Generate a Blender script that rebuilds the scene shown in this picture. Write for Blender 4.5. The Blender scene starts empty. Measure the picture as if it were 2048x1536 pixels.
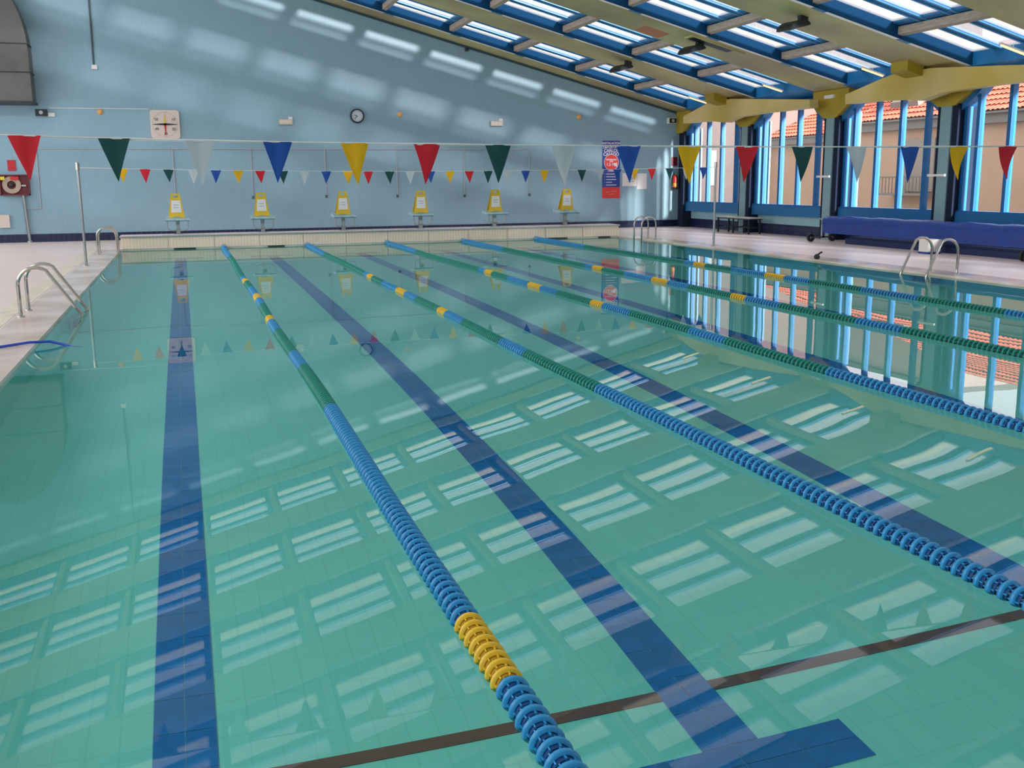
import bpy, bmesh, math, random
import numpy as np
from mathutils import Vector, Matrix
random.seed(7)
S = bpy.context.scene
COL = S.collection
PI = math.pi

# ------------------------------------------------------------------ camera, world, sun, exposure
YAW, PITCH, ROLL, CAMX, CAMZ = 0.30444, 0.19626, 0.0097, 0.13276, 1.54895
fw = Vector((math.sin(YAW)*math.cos(PITCH), math.cos(YAW)*math.cos(PITCH), -math.sin(PITCH)))
rt = Vector((math.cos(YAW), -math.sin(YAW), 0)); dn = fw.cross(rt)
r2 = math.cos(ROLL)*rt + math.sin(ROLL)*dn; d2 = -math.sin(ROLL)*rt + math.cos(ROLL)*dn
cam = bpy.data.objects.new('camera', bpy.data.cameras.new('camera')); COL.objects.link(cam)
m = Matrix((r2, -d2, -fw)).transposed().to_4x4(); m.translation = (CAMX, 0, CAMZ); cam.matrix_world = m
cam.data.sensor_width = 36; cam.data.lens = 36*2050/2048; cam.data.clip_start = .05; cam.data.clip_end = 400
S.camera = cam

w = bpy.data.worlds.new('sky'); S.world = w; w.use_nodes = True
nt = w.node_tree; bg = nt.nodes['Background']
tc = nt.nodes.new('ShaderNodeTexCoord'); no = nt.nodes.new('ShaderNodeTexNoise'); cr = nt.nodes.new('ShaderNodeValToRGB')
no.inputs['Scale'].default_value = 2.2; no.inputs['Detail'].default_value = 5
nt.links.new(tc.outputs['Generated'], no.inputs['Vector']); nt.links.new(no.outputs['Fac'], cr.inputs['Fac']); nt.links.new(cr.outputs['Color'], bg.inputs['Color'])
cr.color_ramp.elements[0].position = .4; cr.color_ramp.elements[0].color = (.84, .89, 1, 1)
cr.color_ramp.elements[1].position = .6; cr.color_ramp.elements[1].color = (1, .93, .88, 1)
bg.inputs['Strength'].default_value = 2.4

sun = bpy.data.objects.new('sun', bpy.data.lights.new('sun', 'SUN')); COL.objects.link(sun)
sun.data.energy = 17.0; sun.data.angle = math.radians(5); sun.data.color = (1, .95, .92)
sd = Vector((-.26, 1, -.30)); sun.rotation_euler = sd.to_track_quat('-Z', 'Y').to_euler(); sun.location = (20, -20, 15)

S.view_settings.view_transform = 'Standard'; S.view_settings.look = 'None'
S.view_settings.exposure = 0.27; S.view_settings.gamma = 1; S.view_settings.use_curve_mapping = False
cy = S.cycles
cy.max_bounces = 9; cy.diffuse_bounces = 5; cy.glossy_bounces = 4; cy.transmission_bounces = 6; cy.transparent_max_bounces = 12
cy.caustics_refractive = True; cy.caustics_reflective = True; cy.sample_clamp_indirect = 4; cy.blur_glossy = .3
cy.use_denoising = True

# ------------------------------------------------------------------ materials
def mat(name, col, rough=.5, metal=0., spec=.5, emit=None, alpha=None):
    M = bpy.data.materials.new(name); M.use_nodes = True
    b = M.node_tree.nodes['Principled BSDF']
    b.inputs['Base Color'].default_value = (*col, 1); b.inputs['Roughness'].default_value = rough
    b.inputs['Metallic'].default_value = metal; b.inputs['Specular IOR Level'].default_value = spec
    if emit: b.inputs['Emission Color'].default_value = (*emit[:3], 1); b.inputs['Emission Strength'].default_value = emit[3]
    return M
def noisy(M, scale=3, amt=.12, c2=None, detail=4, stretch=None, world=False):
    """mottle the base colour"""
    t = M.node_tree; b = t.nodes['Principled BSDF']; c = list(b.inputs['Base Color'].default_value)
    tcn = t.nodes.new('ShaderNodeNewGeometry' if world else 'ShaderNodeTexCoord'); src = 'Position' if world else 'Object'; n = t.nodes.new('ShaderNodeTexNoise'); r = t.nodes.new('ShaderNodeValToRGB')
    n.inputs['Scale'].default_value = scale; n.inputs['Detail'].default_value = detail
    if stretch:
        mp = t.nodes.new('ShaderNodeMapping'); mp.inputs['Scale'].default_value = stretch
        t.links.new(tcn.outputs[src], mp.inputs['Vector']); t.links.new(mp.outputs['Vector'], n.inputs['Vector'])
    else: t.links.new(tcn.outputs[src], n.inputs['Vector'])
    t.links.new(n.outputs['Fac'], r.inputs['Fac'])
    r.color_ramp.elements[0].position = .35; r.color_ramp.elements[1].position = .65
    r.color_ramp.elements[0].color = [min(1, x*(1-amt)) for x in c[:3]]+[1] if c2 is None else (*c2, 1)
    r.color_ramp.elements[1].color = [min(1, x*(1+amt*.5)) for x in c[:3]]+[1]
    t.links.new(r.outputs['Color'], b.inputs['Base Color']); return M
def tiled(name, c1, c2, grout, axes, tw, th, gs=.004, rough=.25, bump=.1, offset=0.):
    M = mat(name, c1, rough); t = M.node_tree; b = t.nodes['Principled BSDF']
    g = t.nodes.new('ShaderNodeNewGeometry'); s = t.nodes.new('ShaderNodeSeparateXYZ'); c = t.nodes.new('ShaderNodeCombineXYZ'); k = t.nodes.new('ShaderNodeTexBrick')
    t.links.new(g.outputs['Position'], s.inputs[0]); t.links.new(s.outputs[axes[0]], c.inputs[0]); t.links.new(s.outputs[axes[1]], c.inputs[1])
    t.links.new(c.outputs[0], k.inputs['Vector']); k.offset = offset
    k.inputs['Color1'].default_value = (*c1, 1); k.inputs['Color2'].default_value = (*c2, 1); k.inputs['Mortar'].default_value = (*grout, 1)
    k.inputs['Scale'].default_value = 1; k.inputs['Brick Width'].default_value = tw; k.inputs['Row Height'].default_value = th; k.inputs['Mortar Size'].default_value = gs; k.inputs['Mortar Smooth'].default_value = .1
    t.links.new(k.outputs['Color'], b.inputs['Base Color'])
    if bump:
        bp = t.nodes.new('ShaderNodeBump'); bp.inputs['Strength'].default_value = bump; bp.inputs['Distance'].default_value = .002; bp.invert = True
        t.links.new(k.outputs['Fac'], bp.inputs['Height']); t.links.new(bp.outputs[0], b.inputs['Normal'])
    return M
WALLB = tiled('wall_tile', (.27, .43, .52), (.285, .445, .535), (.245, .405, .495), (0, 2), .10, .20, .004, .32, .06)
WALLX = tiled('wall_tile_side', (.33, .56, .62), (.35, .58, .64), (.27, .48, .54), (1, 2), .10, .20, .004, .3, .1)
OTHERW = mat('painted_wall', (.42, .66, .74), .6)
NAVY = mat('navy_tile', (.012, .02, .07), .2)
NAVYX = tiled('navy_tile_side', (.015, .02, .08), (.02, .026, .09), (.008, .01, .03), (1, 2), .14, .14, .006, .25, .1)
GROUT = mat('grout', (.10, .11, .17), .8)
DECK = noisy(tiled('deck_tile', (.78, .62, .555), (.80, .64, .575), (.72, .56, .50), (0, 1), .30, .30, .004, .3, .05), 1, 0) if False else tiled('deck_tile', (.94, .745, .69), (.96, .77, .71), (.90, .70, .65), (0, 1), .30, .30, .004, .34, .04)
COPE = noisy(mat('coping', (.90, .73, .66), .2), 1.3, .22, (.72, .55, .44), 3, world=True)
DRAIN = noisy(mat('drain_strip', (.86, .76, .60), .4), 5, .15)
POOLF = tiled('pool_tile', (.34, .92, .83), (.36, .94, .85), (.315, .875, .785), (0, 1), .12, .24, .004, .5, 0)
POOLW = tiled('pool_wall_tile', (.38, .92, .83), (.40, .94, .85), (.35, .88, .79), (1, 2), .24, .12, .004, .5, 0)
LANEB = noisy(mat('lane_blue_tile', (.008, .22, .66), .4), 6, .12)
LANEG = mat('lane_grout', (.30, .62, .78), .7)
BROWN = mat('brown_tile', (.24, .10, .085), .5)
BULK = tiled('bulkhead_panel', (.95, .74, .58), (.97, .76, .60), (.80, .60, .45), (0, 2), .075, 4., .006, .5, .1)
BULKTOP = noisy(mat('bulkhead_top', (.92, .74, .70), .4), 4, .1)
STEEL = mat('stainless_steel', (.52, .49, .45), .22, 1.)
POST = mat('grey_post_steel', (.38, .40, .40), .35, .8)
PLATF = noisy(mat('platform', (.42, .62, .66), .5), 8, .15)
PLATD = mat('platform_rim', (.09, .22, .25), .5)
YEL = mat('yellow_plastic', (.78, .50, .02), .45)
PAPER = mat('paper', (.86, .80, .80), .7)
INK = mat('faint_ink', (.42, .42, .48), .8)
OLIVE = noisy(mat('beam_olive', (.50, .44, .19), .5), .55, .30, (.38, .29, .14), 3)
FASC = noisy(mat('fascia_ochre', (.60, .47, .20), .5), .7, .15, (.54, .39, .07), 2)
CAPM = noisy(mat('capital_yellow', (.42, .30, .02), .5), 1.5, .15)
BLUE = noisy(mat('frame_blue', (.012, .17, .42), .4), 3, .15)
BLUEL = mat('frame_blue_light', (.08, .36, .72), .3)
WEB = mat('web_dark_blue', (.003, .05, .13), .8, spec=.15)
WOOD = noisy(mat('purlin_wood', (.46, .36, .28), .6), 6, .2, stretch=(6, 1, 6))
TRIMD = mat('dark_trim', (.03, .07, .09), .6)
COLG = mat('column_grey_blue', (.22, .36, .40), .5)
WBLUE = mat('window_blue', (.008, .13, .36), .35)
WSILL = mat('sill_blue', (.012, .14, .36), .4)
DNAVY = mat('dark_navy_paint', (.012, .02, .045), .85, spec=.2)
BLACK = mat('black_plastic', (.012, .013, .016), .4)
DKGREY = mat('dark_metal', (.03, .035, .04), .45, .3)
DUCT = noisy(mat('duct_grey', (.13, .125, .115), .5, .3), 2, .15)
WHITE = mat('white_plastic', (.80, .77, .74), .5)
CREAM = mat('cream_board', (.74, .62, .54), .5)
RED = mat('red_paint', (.55, .015, .02), .4)
DRED = mat('dark_red_paint', (.16, .01, .02), .4)
ORANGE = mat('orange_cover', (.85, .42, .12), .5)
PIPE = mat('conduit_grey', (.45, .47, .50), .5)
DPIPE = mat('conduit_dark', (.07, .10, .12), .5)
COVER = noisy(mat('cover_blue', (.010, .05, .30), .45), 9, .25, stretch=(3, 1, 3))
ROLLSHADE = mat('shade_dark_blue', (.006, .02, .10), .6)
HOSE = mat('hose_blue', (.02, .08, .55), .4)
TUBEL = mat('tube_lamp', (.9, .8, .6), .4, emit=(1, .62, .30, 1.0))
BAN = mat('banner_navy', (.025, .06, .30), .6); BANR = mat('banner_red', (.80, .05, .045), .6); WTX = mat('white_print', (.85, .80, .85), .7)
STUC = noisy(mat('stucco', (.35, .215, .145), .8), .5, .1); STUC2 = noisy(mat('stucco_pink', (.40, .29, .265), .8), .4, .1)
CORN = mat('cornice', (.15, .125, .115), .8); ROOFT = noisy(mat('terracotta', (.68, .125, .07), .8), 3, .35)
YTOW = mat('yellow_stucco', (.62, .48, .22), .8); GRND = mat('paving', (.3, .28, .26), .9); RAILM = mat('balcony_iron', (.10, .09, .09), .6)
SHUT = mat('shutter', (.20, .16, .13), .7); PALE = mat('pale_blue_post', (.10, .22, .48), .4)
FLB = mat('float_blue', (.03, .31, .64), .3); FLG = mat('float_green', (.006, .27, .21), .35); FLY = mat('float_yellow', (.92, .56, .03), .35); FLD = mat('float_core', (.006, .06, .22), .5); FLYD = mat('float_core_yellow', (.42, .24, .01), .5); FLGD = mat('float_core_green', (.003, .06, .06), .5)  # core tones darkened so the gaps between rims look shaded
CABLE = mat('cable', (.3, .3, .3), .4, .8)
TAPE = mat('white_tape', (.80, .78, .76), .6)
def fabric(n, c):
    M = bpy.data.materials.new(n); M.use_nodes = True; t = M.node_tree; b = t.nodes['Principled BSDF']; b.inputs['Base Color'].default_value = (*c, 1); b.inputs['Roughness'].default_value = .7
    tr = t.nodes.new('ShaderNodeBsdfTranslucent'); tr.inputs['Color'].default_value = (*c, 1); mx = t.nodes.new('ShaderNodeMixShader'); mx.inputs[0].default_value = .12
    t.links.new(b.outputs[0], mx.inputs[1]); t.links.new(tr.outputs[0], mx.inputs[2]); t.links.new(mx.outputs[0], t.nodes['Material Output'].inputs[0]); return M
PEN = dict(red=fabric('pennant_red', (.72, .012, .03)), green=fabric('pennant_green', (.004, .07, .075)), white=fabric('pennant_white', (.62, .66, .70)), blue=fabric('pennant_blue', (.012, .085, .42)), yellow=fabric('pennant_yellow', (.92, .50, .0)))
def glassy(name, tint, ior=1.45, rough=0.02, transl=0.):
    M = bpy.data.materials.new(name); M.use_nodes = True; t = M.node_tree; t.nodes.remove(t.nodes['Principled BSDF'])
    tr = t.nodes.new('ShaderNodeBsdfTransparent'); tr.inputs[0].default_value = (*tint, 1); last = tr.outputs[0]
    if transl:
        tl = t.nodes.new('ShaderNodeBsdfTranslucent'); tl.inputs[0].default_value = (.8, .8, .82, 1); mm = t.nodes.new('ShaderNodeMixShader'); mm.inputs[0].default_value = transl
        t.links.new(last, mm.inputs[1]); t.links.new(tl.outputs[0], mm.inputs[2]); last = mm.outputs[0]
    gl = t.nodes.new('ShaderNodeBsdfGlossy'); gl.inputs['Roughness'].default_value = rough
    fr = t.nodes.new('ShaderNodeFresnel'); mx = t.nodes.new('ShaderNodeMixShader')
    ge = t.nodes.new('ShaderNodeNewGeometry'); mr = t.nodes.new('ShaderNodeMapRange'); mr.inputs['To Min'].default_value = ior; mr.inputs['To Max'].default_value = 1/ior  # same reflectance from both faces of a thin sheet
    t.links.new(ge.outputs['Backfacing'], mr.inputs['Value']); t.links.new(mr.outputs[0], fr.inputs[0])
    t.links.new(fr.outputs[0], mx.inputs[0]); t.links.new(last, mx.inputs[1]); t.links.new(gl.outputs[0], mx.inputs[2]); t.links.new(mx.outputs[0], t.nodes['Material Output'].inputs[0]); return M
PANE = glassy('roof_pane', (.57, .58, .60), 1.15, .15, .18)
SLOT = glassy('slot_pane', (.42, .55, .72), 1.15, .3, .85)
WGLASS = glassy('window_glass', (.93, .95, .95), 1.25, .01)
# water: real refraction below, real reflection above, a very calm surface
WATER = bpy.data.materials.new('water'); WATER.use_nodes = True; t = WATER.node_tree; t.nodes.remove(t.nodes['Principled BSDF'])
rf = t.nodes.new('ShaderNodeBsdfRefraction'); rf.inputs['Color'].default_value = (.84, .99, .96, 1); rf.inputs['IOR'].default_value = 1.333; rf.inputs['Roughness'].default_value = 0
gl = t.nodes.new('ShaderNodeBsdfGlossy'); gl.inputs['Roughness'].default_value = .0; fr = t.nodes.new('ShaderNodeFresnel'); fr.inputs[0].default_value = 1.333
mx = t.nodes.new('ShaderNodeMixShader'); g = t.nodes.new('ShaderNodeNewGeometry'); mp = t.nodes.new('ShaderNodeMapping'); mp.inputs['Scale'].default_value = (1, .55, 1)
n1 = t.nodes.new('ShaderNodeTexNoise'); n1.inputs['Scale'].default_value = .9; n1.inputs['Detail'].default_value = 1.0; bpn = t.nodes.new('ShaderNodeBump'); bpn.inputs['Strength'].default_value = 1; bpn.inputs['Distance'].default_value = .002
t.links.new(g.outputs['Position'], mp.inputs[0]); t.links.new(mp.outputs[0], n1.inputs['Vector']); t.links.new(n1.outputs['Fac'], bpn.inputs['Height'])
for s_ in (rf, gl, fr): t.links.new(bpn.outputs[0], s_.inputs['Normal'])
t.links.new(fr.outputs[0], mx.inputs[0]); t.links.new(rf.outputs[0], mx.inputs[1]); t.links.new(gl.outputs[0], mx.inputs[2]); t.links.new(mx.outputs[0], t.nodes['Material Output'].inputs[0])

# ------------------------------------------------------------------ mesh helpers
class MB:
    def __init__(s): s.v = []; s.f = []; s.mi = []; s.mats = []; s.sm = []
    def _m(s, m):
        if m not in s.mats: s.mats.append(m)
        return s.mats.index(m)
    def add(s, vs, fs, m, smooth=False):
        o = len(s.v); i = s._m(m); s.v += [tuple(p) for p in vs]; s.f += [tuple(a+o for a in f) for f in fs]; s.mi += [i]*len(fs); s.sm += [smooth]*len(fs)
        return s
    def hexa(s, vs, m): return s.add(vs, [(0,3,2,1),(4,5,6,7),(0,1,5,4),(1,2,6,5),(2,3,7,6),(3,0,4,7)], m)
    def box(s, x0, x1, y0, y1, z0, z1, m):
        return s.hexa([(x0,y0,z0),(x1,y0,z0),(x1,y1,z0),(x0,y1,z0),(x0,y0,z1),(x1,y0,z1),(x1,y1,z1),(x0,y1,z1)], m)
    def rbox(s, x0, x1, y0, y1, o0, o1, m):       # a box that follows the roof slope
        P = [(x0,y0,o0),(x1,y0,o0),(x1,y1,o0),(x0,y1,o0),(x0,y0,o1),(x1,y0,o1),(x1,y1,o1),(x0,y1,o1)]
        return s.hexa([(x, y, zr(x)+o) for x, y, o in P], m)
    def prism(s, pts, ax, a, b, m, smooth=False):  # polygon extruded along axis ax from a to b; pts in the other two axes
        def P(p, t): q = list(p); q.insert(ax, t); return tuple(q)
        n = len(pts); area = sum(pts[i][0]*pts[(i+1)%n][1]-pts[(i+1)%n][0]*pts[i][1] for i in range(n))
        if (area < 0) != (ax == 1): pts = pts[::-1]
        vs = [P(p, a) for p in pts]+[P(p, b) for p in pts]
        s.add(vs, [tuple(range(n))[::-1], tuple(range(n, 2*n))], m)
        o = len(s.v)-2*n; i = s._m(m)
        for k in range(n): s.f.append((o+k, o+(k+1)%n, o+n+(k+1)%n, o+n+k)); s.mi.append(i); s.sm.append(smooth)
        return s
    def tube(s, path, r, m, n=10, rs=None):
        path = [Vector(p) for p in path]; rings = []; up = Vector((0, 0, 1)); prev = None
        for i, p in enumerate(path):
            d = (path[min(i+1, len(path)-1)]-path[max(i-1, 0)]).normalized()
            if prev is None: a = d.orthogonal().normalized()
            else: a = (prev-d*prev.dot(d)).normalized()
            prev = a; b = d.cross(a); R = rs[i] if rs else r
            rings.append([p+R*(math.cos(2*PI*k/n)*a+math.sin(2*PI*k/n)*b) for k in range(n)])
        vs = [q for rg in rings for q in rg]; fs = []
        for i in range(len(rings)-1):
            for k in range(n): fs.append((i*n+k, i*n+(k+1)%n, (i+1)*n+(k+1)%n, (i+1)*n+k))
        s.add(vs, fs, m, True); L = (len(rings)-1)*n
        s.add([rings[0][k] for k in range(n)], [tuple(range(n))[::-1]], m); s.add([rings[-1][k] for k in range(n)], [tuple(range(n))], m)
        return s
    def lathe(s, prof, c, axis, m, n=24, smooth=True):  # prof: list of (r, t) along axis
        ax = {'x': (Vector((0,1,0)), Vector((0,0,1)), Vector((1,0,0))), 'y': (Vector((0,0,1)), Vector((1,0,0)), Vector((0,1,0))), 'z': (Vector((1,0,0)), Vector((0,1,0)), Vector((0,0,1)))}[axis]
        c = Vector(c); vs = [c+ax[2]*tt+r*(math.cos(2*PI*k/n)*ax[0]+math.sin(2*PI*k/n)*ax[1]) for r, tt in prof for k in range(n)]; fs = []
        for i in range(len(prof)-1):
            for k in range(n): fs.append((i*n+k, i*n+(k+1)%n, (i+1)*n+(k+1)%n, (i+1)*n+k))
        return s.add(vs, fs, m, smooth)
    def disc(s, c, axis, r, t0, t1, m, n=24): return s.lathe([(1e-4, t0), (r, t0), (r, t1), (1e-4, t1)], c, axis, m, n, False)
    def mesh(s, name):
        me = bpy.data.meshes.new(name); me.from_pydata(s.v, [], s.f)
        for m_ in s.mats: me.materials.append(m_)
        me.polygons.foreach_set('material_index', s.mi); me.polygons.foreach_set('use_smooth', s.sm); me.update(); return me
    def build(s, name, parent=None, label=None, kind=None):
        return put(name, s.mesh(name), parent, label=label, kind=kind)
def put(name, me, parent=None, loc=None, label=None, kind=None):
    o = bpy.data.objects.new(name, me); COL.objects.link(o)
    if parent: o.parent = parent
    if loc: o.location = loc
    if label: o['label'] = label
    if kind: o['kind'] = kind
    return o
def tag(o, label, cat=None, group=None, kind=None):
    o['label'] = label
    if cat: o['category'] = cat
    if group: o['group'] = group
    if kind: o['kind'] = kind
    return o
def thing(name, loc, label, cat, group=None):
    o = bpy.data.objects.new(name, None); COL.objects.link(o); o.location = loc; o.empty_display_size = .1
    return tag(o, label, cat, group)
def struct(name, mb, label, parent=None):
    o = mb.build(name, parent) if mb else bpy.data.objects.new(name, None)
    if not mb: COL.objects.link(o)
    tag(o, label, kind='structure'); return o
def copy_tree(o, parent=None):
    c = o.copy(); COL.objects.link(c)
    if parent: c.parent = parent
    for ch in [x for x in o.children]: copy_tree(ch, c)
    return c
def text(name, body, size, loc, rot, m, parent, sx=1., align='CENTER', bold=0.):
    cu = bpy.data.curves.new(name, 'FONT'); cu.body = body; cu.size = size; cu.align_x = align; cu.align_y = 'CENTER'; cu.extrude = .0015; cu.offset = bold
    to = bpy.data.objects.new('tmp', cu); COL.objects.link(to); dg = bpy.context.evaluated_depsgraph_get()
    me = bpy.data.meshes.new_from_object(to.evaluated_get(dg)); bpy.data.objects.remove(to); me.materials.clear(); me.materials.append(m)
    o = put(name, me, parent); o.location = loc; o.rotation_euler = rot; o.scale = (sx, 1, 1); return o
WR = (PI/2, 0, 0)      # text facing the camera on the far wall

# ------------------------------------------------------------------ dimensions
XL, XR, YN, YF = -1.33, 11.4, 1.04, 26.04     # pool
WXL, WXR, WYN, WYF = -7.5, 15.63, -5.0, 30.51   # hall
DZ, DEPTH, SLOPE = .03, 1.2, .2635
def zr(x): return 3.552+SLOPE*(15.6-x)
YC = [30.33-4.06*k for k in range(9)]           # beam centre lines

# ------------------------------------------------------------------ structure: floor, pool, walls
b = MB()
b.box(WXL, XL-.5, WYN, WYF, -.15, DZ, DECK).box(XR+.5, WXR, WYN, WYF, -.15, DZ, DECK)
b.box(XL-.5, XR+.5, WYN, YN, -.15, DZ, DECK).box(XL-.5, XR+.5, YF+.02, WYF, -.15, DZ, DECK)
floor = struct('floor', b, 'pale pink tiled pool deck around the water')
cope = MB().box(-.25, .25, -.249, .249, -.15, DZ+.003, COPE).mesh('coping_stone')
n = 50
for k in range(n):
    y = YN+.25+.5*k
    for x in (XL-.25, XR+.25): put('coping_stone', cope, floor, (x, y, 0))
MB().box(-2.10, -1.86, WYN, WYF-.02, DZ-.01, DZ+.004, DRAIN).build('drain_strip', floor)
b = MB().box(XL-.3, XR+.3, YN-.3, YF+.3, -DEPTH-.2, -DEPTH, POOLF)
pf = struct('pool_floor', b, 'pale turquoise tiled floor of the pool under water')
b = MB().box(XL-.3, XL, YN-.3, YF+.3, -DEPTH, -.15, POOLW).box(XR, XR+.3, YN-.3, YF+.3, -DEPTH, -.15, POOLW)
b.box(XL, XR, YN-.3, YN, -DEPTH, -.15, POOLF).box(XL, XR, YF, YF+.3, -DEPTH, -.0, POOLF)
struct('pool_wall', b, 'submerged turquoise tiled pool sides')
# lane markings of blue tile
tile = MB().box(-.058, .058, -.118, .118, -.002, .004, LANEB).mesh('tile')
tileT = MB().box(-.118, .118, -.058, .058, -.002, .004, LANEB).mesh('tile')
for i in range(6):
    x = 2.0*i
    base = MB().box(x-.12, x+.12, 3.18, 24.0, -DEPTH, -DEPTH+.003, LANEG).box(x-.48, x+.48, 2.94, 3.18, -DEPTH, -DEPTH+.003, LANEG).build('lane_marker')
    tag(base, 'blue tiled lane line on the pool floor', kind='structure')
    far = MB(); nn = 0
    for k in range(86):
        y = 3.18+.121+.242*k
        for sx in (-.06, .06):
            if y < 9.5 and i < 4: put('tile', tile, base, (x+sx, y, -DEPTH+.004))
            else: far.box(x+sx-.058, x+sx+.058, y-.118, y+.118, -DEPTH+.002, -DEPTH+.008, LANEB)
    far.build('tile_run', base, kind='stuff')
    for k in range(4):
        for yy in (3.0, 3.12): put('tile', tileT, base, (x-.36+.24*k, yy, -DEPTH+.004))
    MB().box(x-.48, x+.48, 24.0, 24.24, -DEPTH, -DEPTH+.008, LANEB).build('end_bar', base)
tag(MB().box(XL, XR, 3.53, 3.60, -DEPTH, -DEPTH+.006, BROWN).build('trim_1'), 'reddish brown tile line across the pool floor', kind='structure')
# water, a fine flat sheet
wb = MB().add([(XL, YN, 0), (XR, YN, 0), (XR, YF, 0), (XL, YF, 0)], [(0, 1, 2, 3)], WATER)
tag(wb.build('water_surface'), 'calm clear pool water mirroring roof and windows', kind='structure')

b = MB().prism([(WXL, -.1), (WXR+.3, -.1), (WXR+.3, zr(WXR+.3)+.3), (WXL, zr(WXL)+.3)], 1, WYF, WYF+.3, WALLB)
wall_back = struct('wall_back', b, 'light blue tiled far wall under the sloping roof')
# navy skirting tiles, each its own
bb = struct('baseboard_back', MB().box(WXL, WXR, WYF-.012, WYF, DZ, .245, GROUT), 'navy tile skirting along the far wall')
nt_ = MB().box(-.0625, .0625, -.008, 0, -.05, .05, NAVY).mesh('tile')
k = 0; x = -4.8
while x < WXR-.1:
    for zz in (.084, .19): put('tile', nt_, bb, (x, WYF-.012, zz))
    x += .1325 if x < 5 else .1325
MB().box(WXL, -4.87, WYF-.02, WYF, DZ, .242, NAVY).build('tile_run', bb, kind='stuff')
b = MB().prism([(WXL, -.1), (WXR, -.1), (WXR, zr(WXR)+.3), (WXL, zr(WXL)+.3)], 1, WYN-.3, WYN, OTHERW)
struct('wall_front', b, 'near end wall behind the camera')
b = MB().box(WXL-.3, WXL, WYN, WYF, -.1, 1.6, OTHERW).box(WXL-.3, WXL, WYN, WYF, 8.4, zr(WXL)+.4, OTHERW)
for k in range(9): b.box(WXL-.3, WXL, YC[k]-.3, YC[k]+.18 if k == 0 else YC[k]+.3, 1.6, 8.4, OTHERW)  # tall gaps between piers added to admit daylight from the unseen side
struct('unseen_wall_left', b, 'unseen left side wall with tall openings added to let in daylight')

# right wall: parapet, columns, capitals, windows
b = MB().box(WXR, WXR+.25, WYN, WYF, -.1, .54, WALLX).box(WXR-.001, WXR+.25, WYN, WYF, 3.42, zr(WXR)+.3, WSILL)
wr = struct('wall_right', b, 'low tiled wall below the window bays')
struct('baseboard_right', MB().box(WXR-.015, WXR, WYN, WYF-.03, DZ, .30, NAVYX), 'navy tile skirting along the window wall')
CX0 = 15.30
for k, yc in enumerate(YC):
    y1 = min(yc+.16, WYF-.01)
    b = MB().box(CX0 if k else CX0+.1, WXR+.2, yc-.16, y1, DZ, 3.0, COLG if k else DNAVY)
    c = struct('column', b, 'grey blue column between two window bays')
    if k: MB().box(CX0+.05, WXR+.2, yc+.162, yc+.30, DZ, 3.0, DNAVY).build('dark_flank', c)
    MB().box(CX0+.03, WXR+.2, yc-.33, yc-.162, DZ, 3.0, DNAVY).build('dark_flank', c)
    P = [(yc-.25, 2.96), (yc-.70, 3.24), (yc-.74, 3.62), (yc+.74, 3.62), (yc+.70, 3.24), (yc+.25, 2.96)]
    if k == 0: P = [(yc-.25, 2.96), (yc-.70, 3.24), (yc-.74, 3.62), (WYF-.01, 3.62), (WYF-.01, 2.96)]
    MB().prism(P, 0, CX0-.02, WXR+.1, CAPM).build('capital', c, label='yellow six-sided capital')
    if k in (2, 3, 4): MB().box(CX0-.06, CX0-.0, yc-.14, yc+.38, 1.54, 1.59, WHITE).build('bracket', c, label='white bracket')
    if k in (2,): MB().box(CX0-.08, CX0-.021, yc-.2, yc+.18, 3.42, 3.50, WHITE).build('junction_box', c, label='white junction box on the capital')
for k in range(8):
    yc = YC[k]; yn = YC[k+1]
    b = MB().box(15.42, WXR+.05, yn+.31, yc-.33, .54, .80, WSILL).box(15.44, WXR+.05, yn+.31, yc-.33, .80, .84, WBLUE)
    b.box(15.46, WXR+.05, yn+.31, yc-.33, 3.36, 3.46, WBLUE)
    win = struct('window_%d' % (k+1), b, 'blue framed window bay with upright fins')
    offs = [-.38, -.72, -1.56, -2.40, -3.25, -3.70]
    for j, of in enumerate(offs):
        zt = 3.40 if j not in (0, 5) else 3.0
        MB().box(15.485, WXR-.02, yc+of-.045, yc+of+.045, .80, zt, WBLUE).build('mullion', win)
    for s_, yy in ((1, yc), (-1, yn)):
        P = [(yy-s_*.26, 2.92), (yy-s_*.75, 3.24), (yy-s_*.75, 3.12), (yy-s_*.38, 2.80)] 
        P = [(yy-s_*.25, 2.96), (yy-s_*.72, 3.25), (yy-s_*.92, 3.42), (yy-s_*.92, 3.30), (yy-s_*.72, 3.12), (yy-s_*.25, 2.82)]
        MB().prism(P, 0, 15.40, WXR+.03, WSILL).build('chamfer_rail', win)
    for j in range(5):
        a, c_ = yc+offs[j]-.04, yc+offs[j+1]+.04
        MB().box(15.56, 15.568, c_, a, .84, 3.36, WGLASS).build('pane', win)
    MB().box(15.92, 15.97, yc-.33, yc-.24, .0, 3.1, PALE).build('outer_post', win, label='pale blue post outside the glass')

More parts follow.
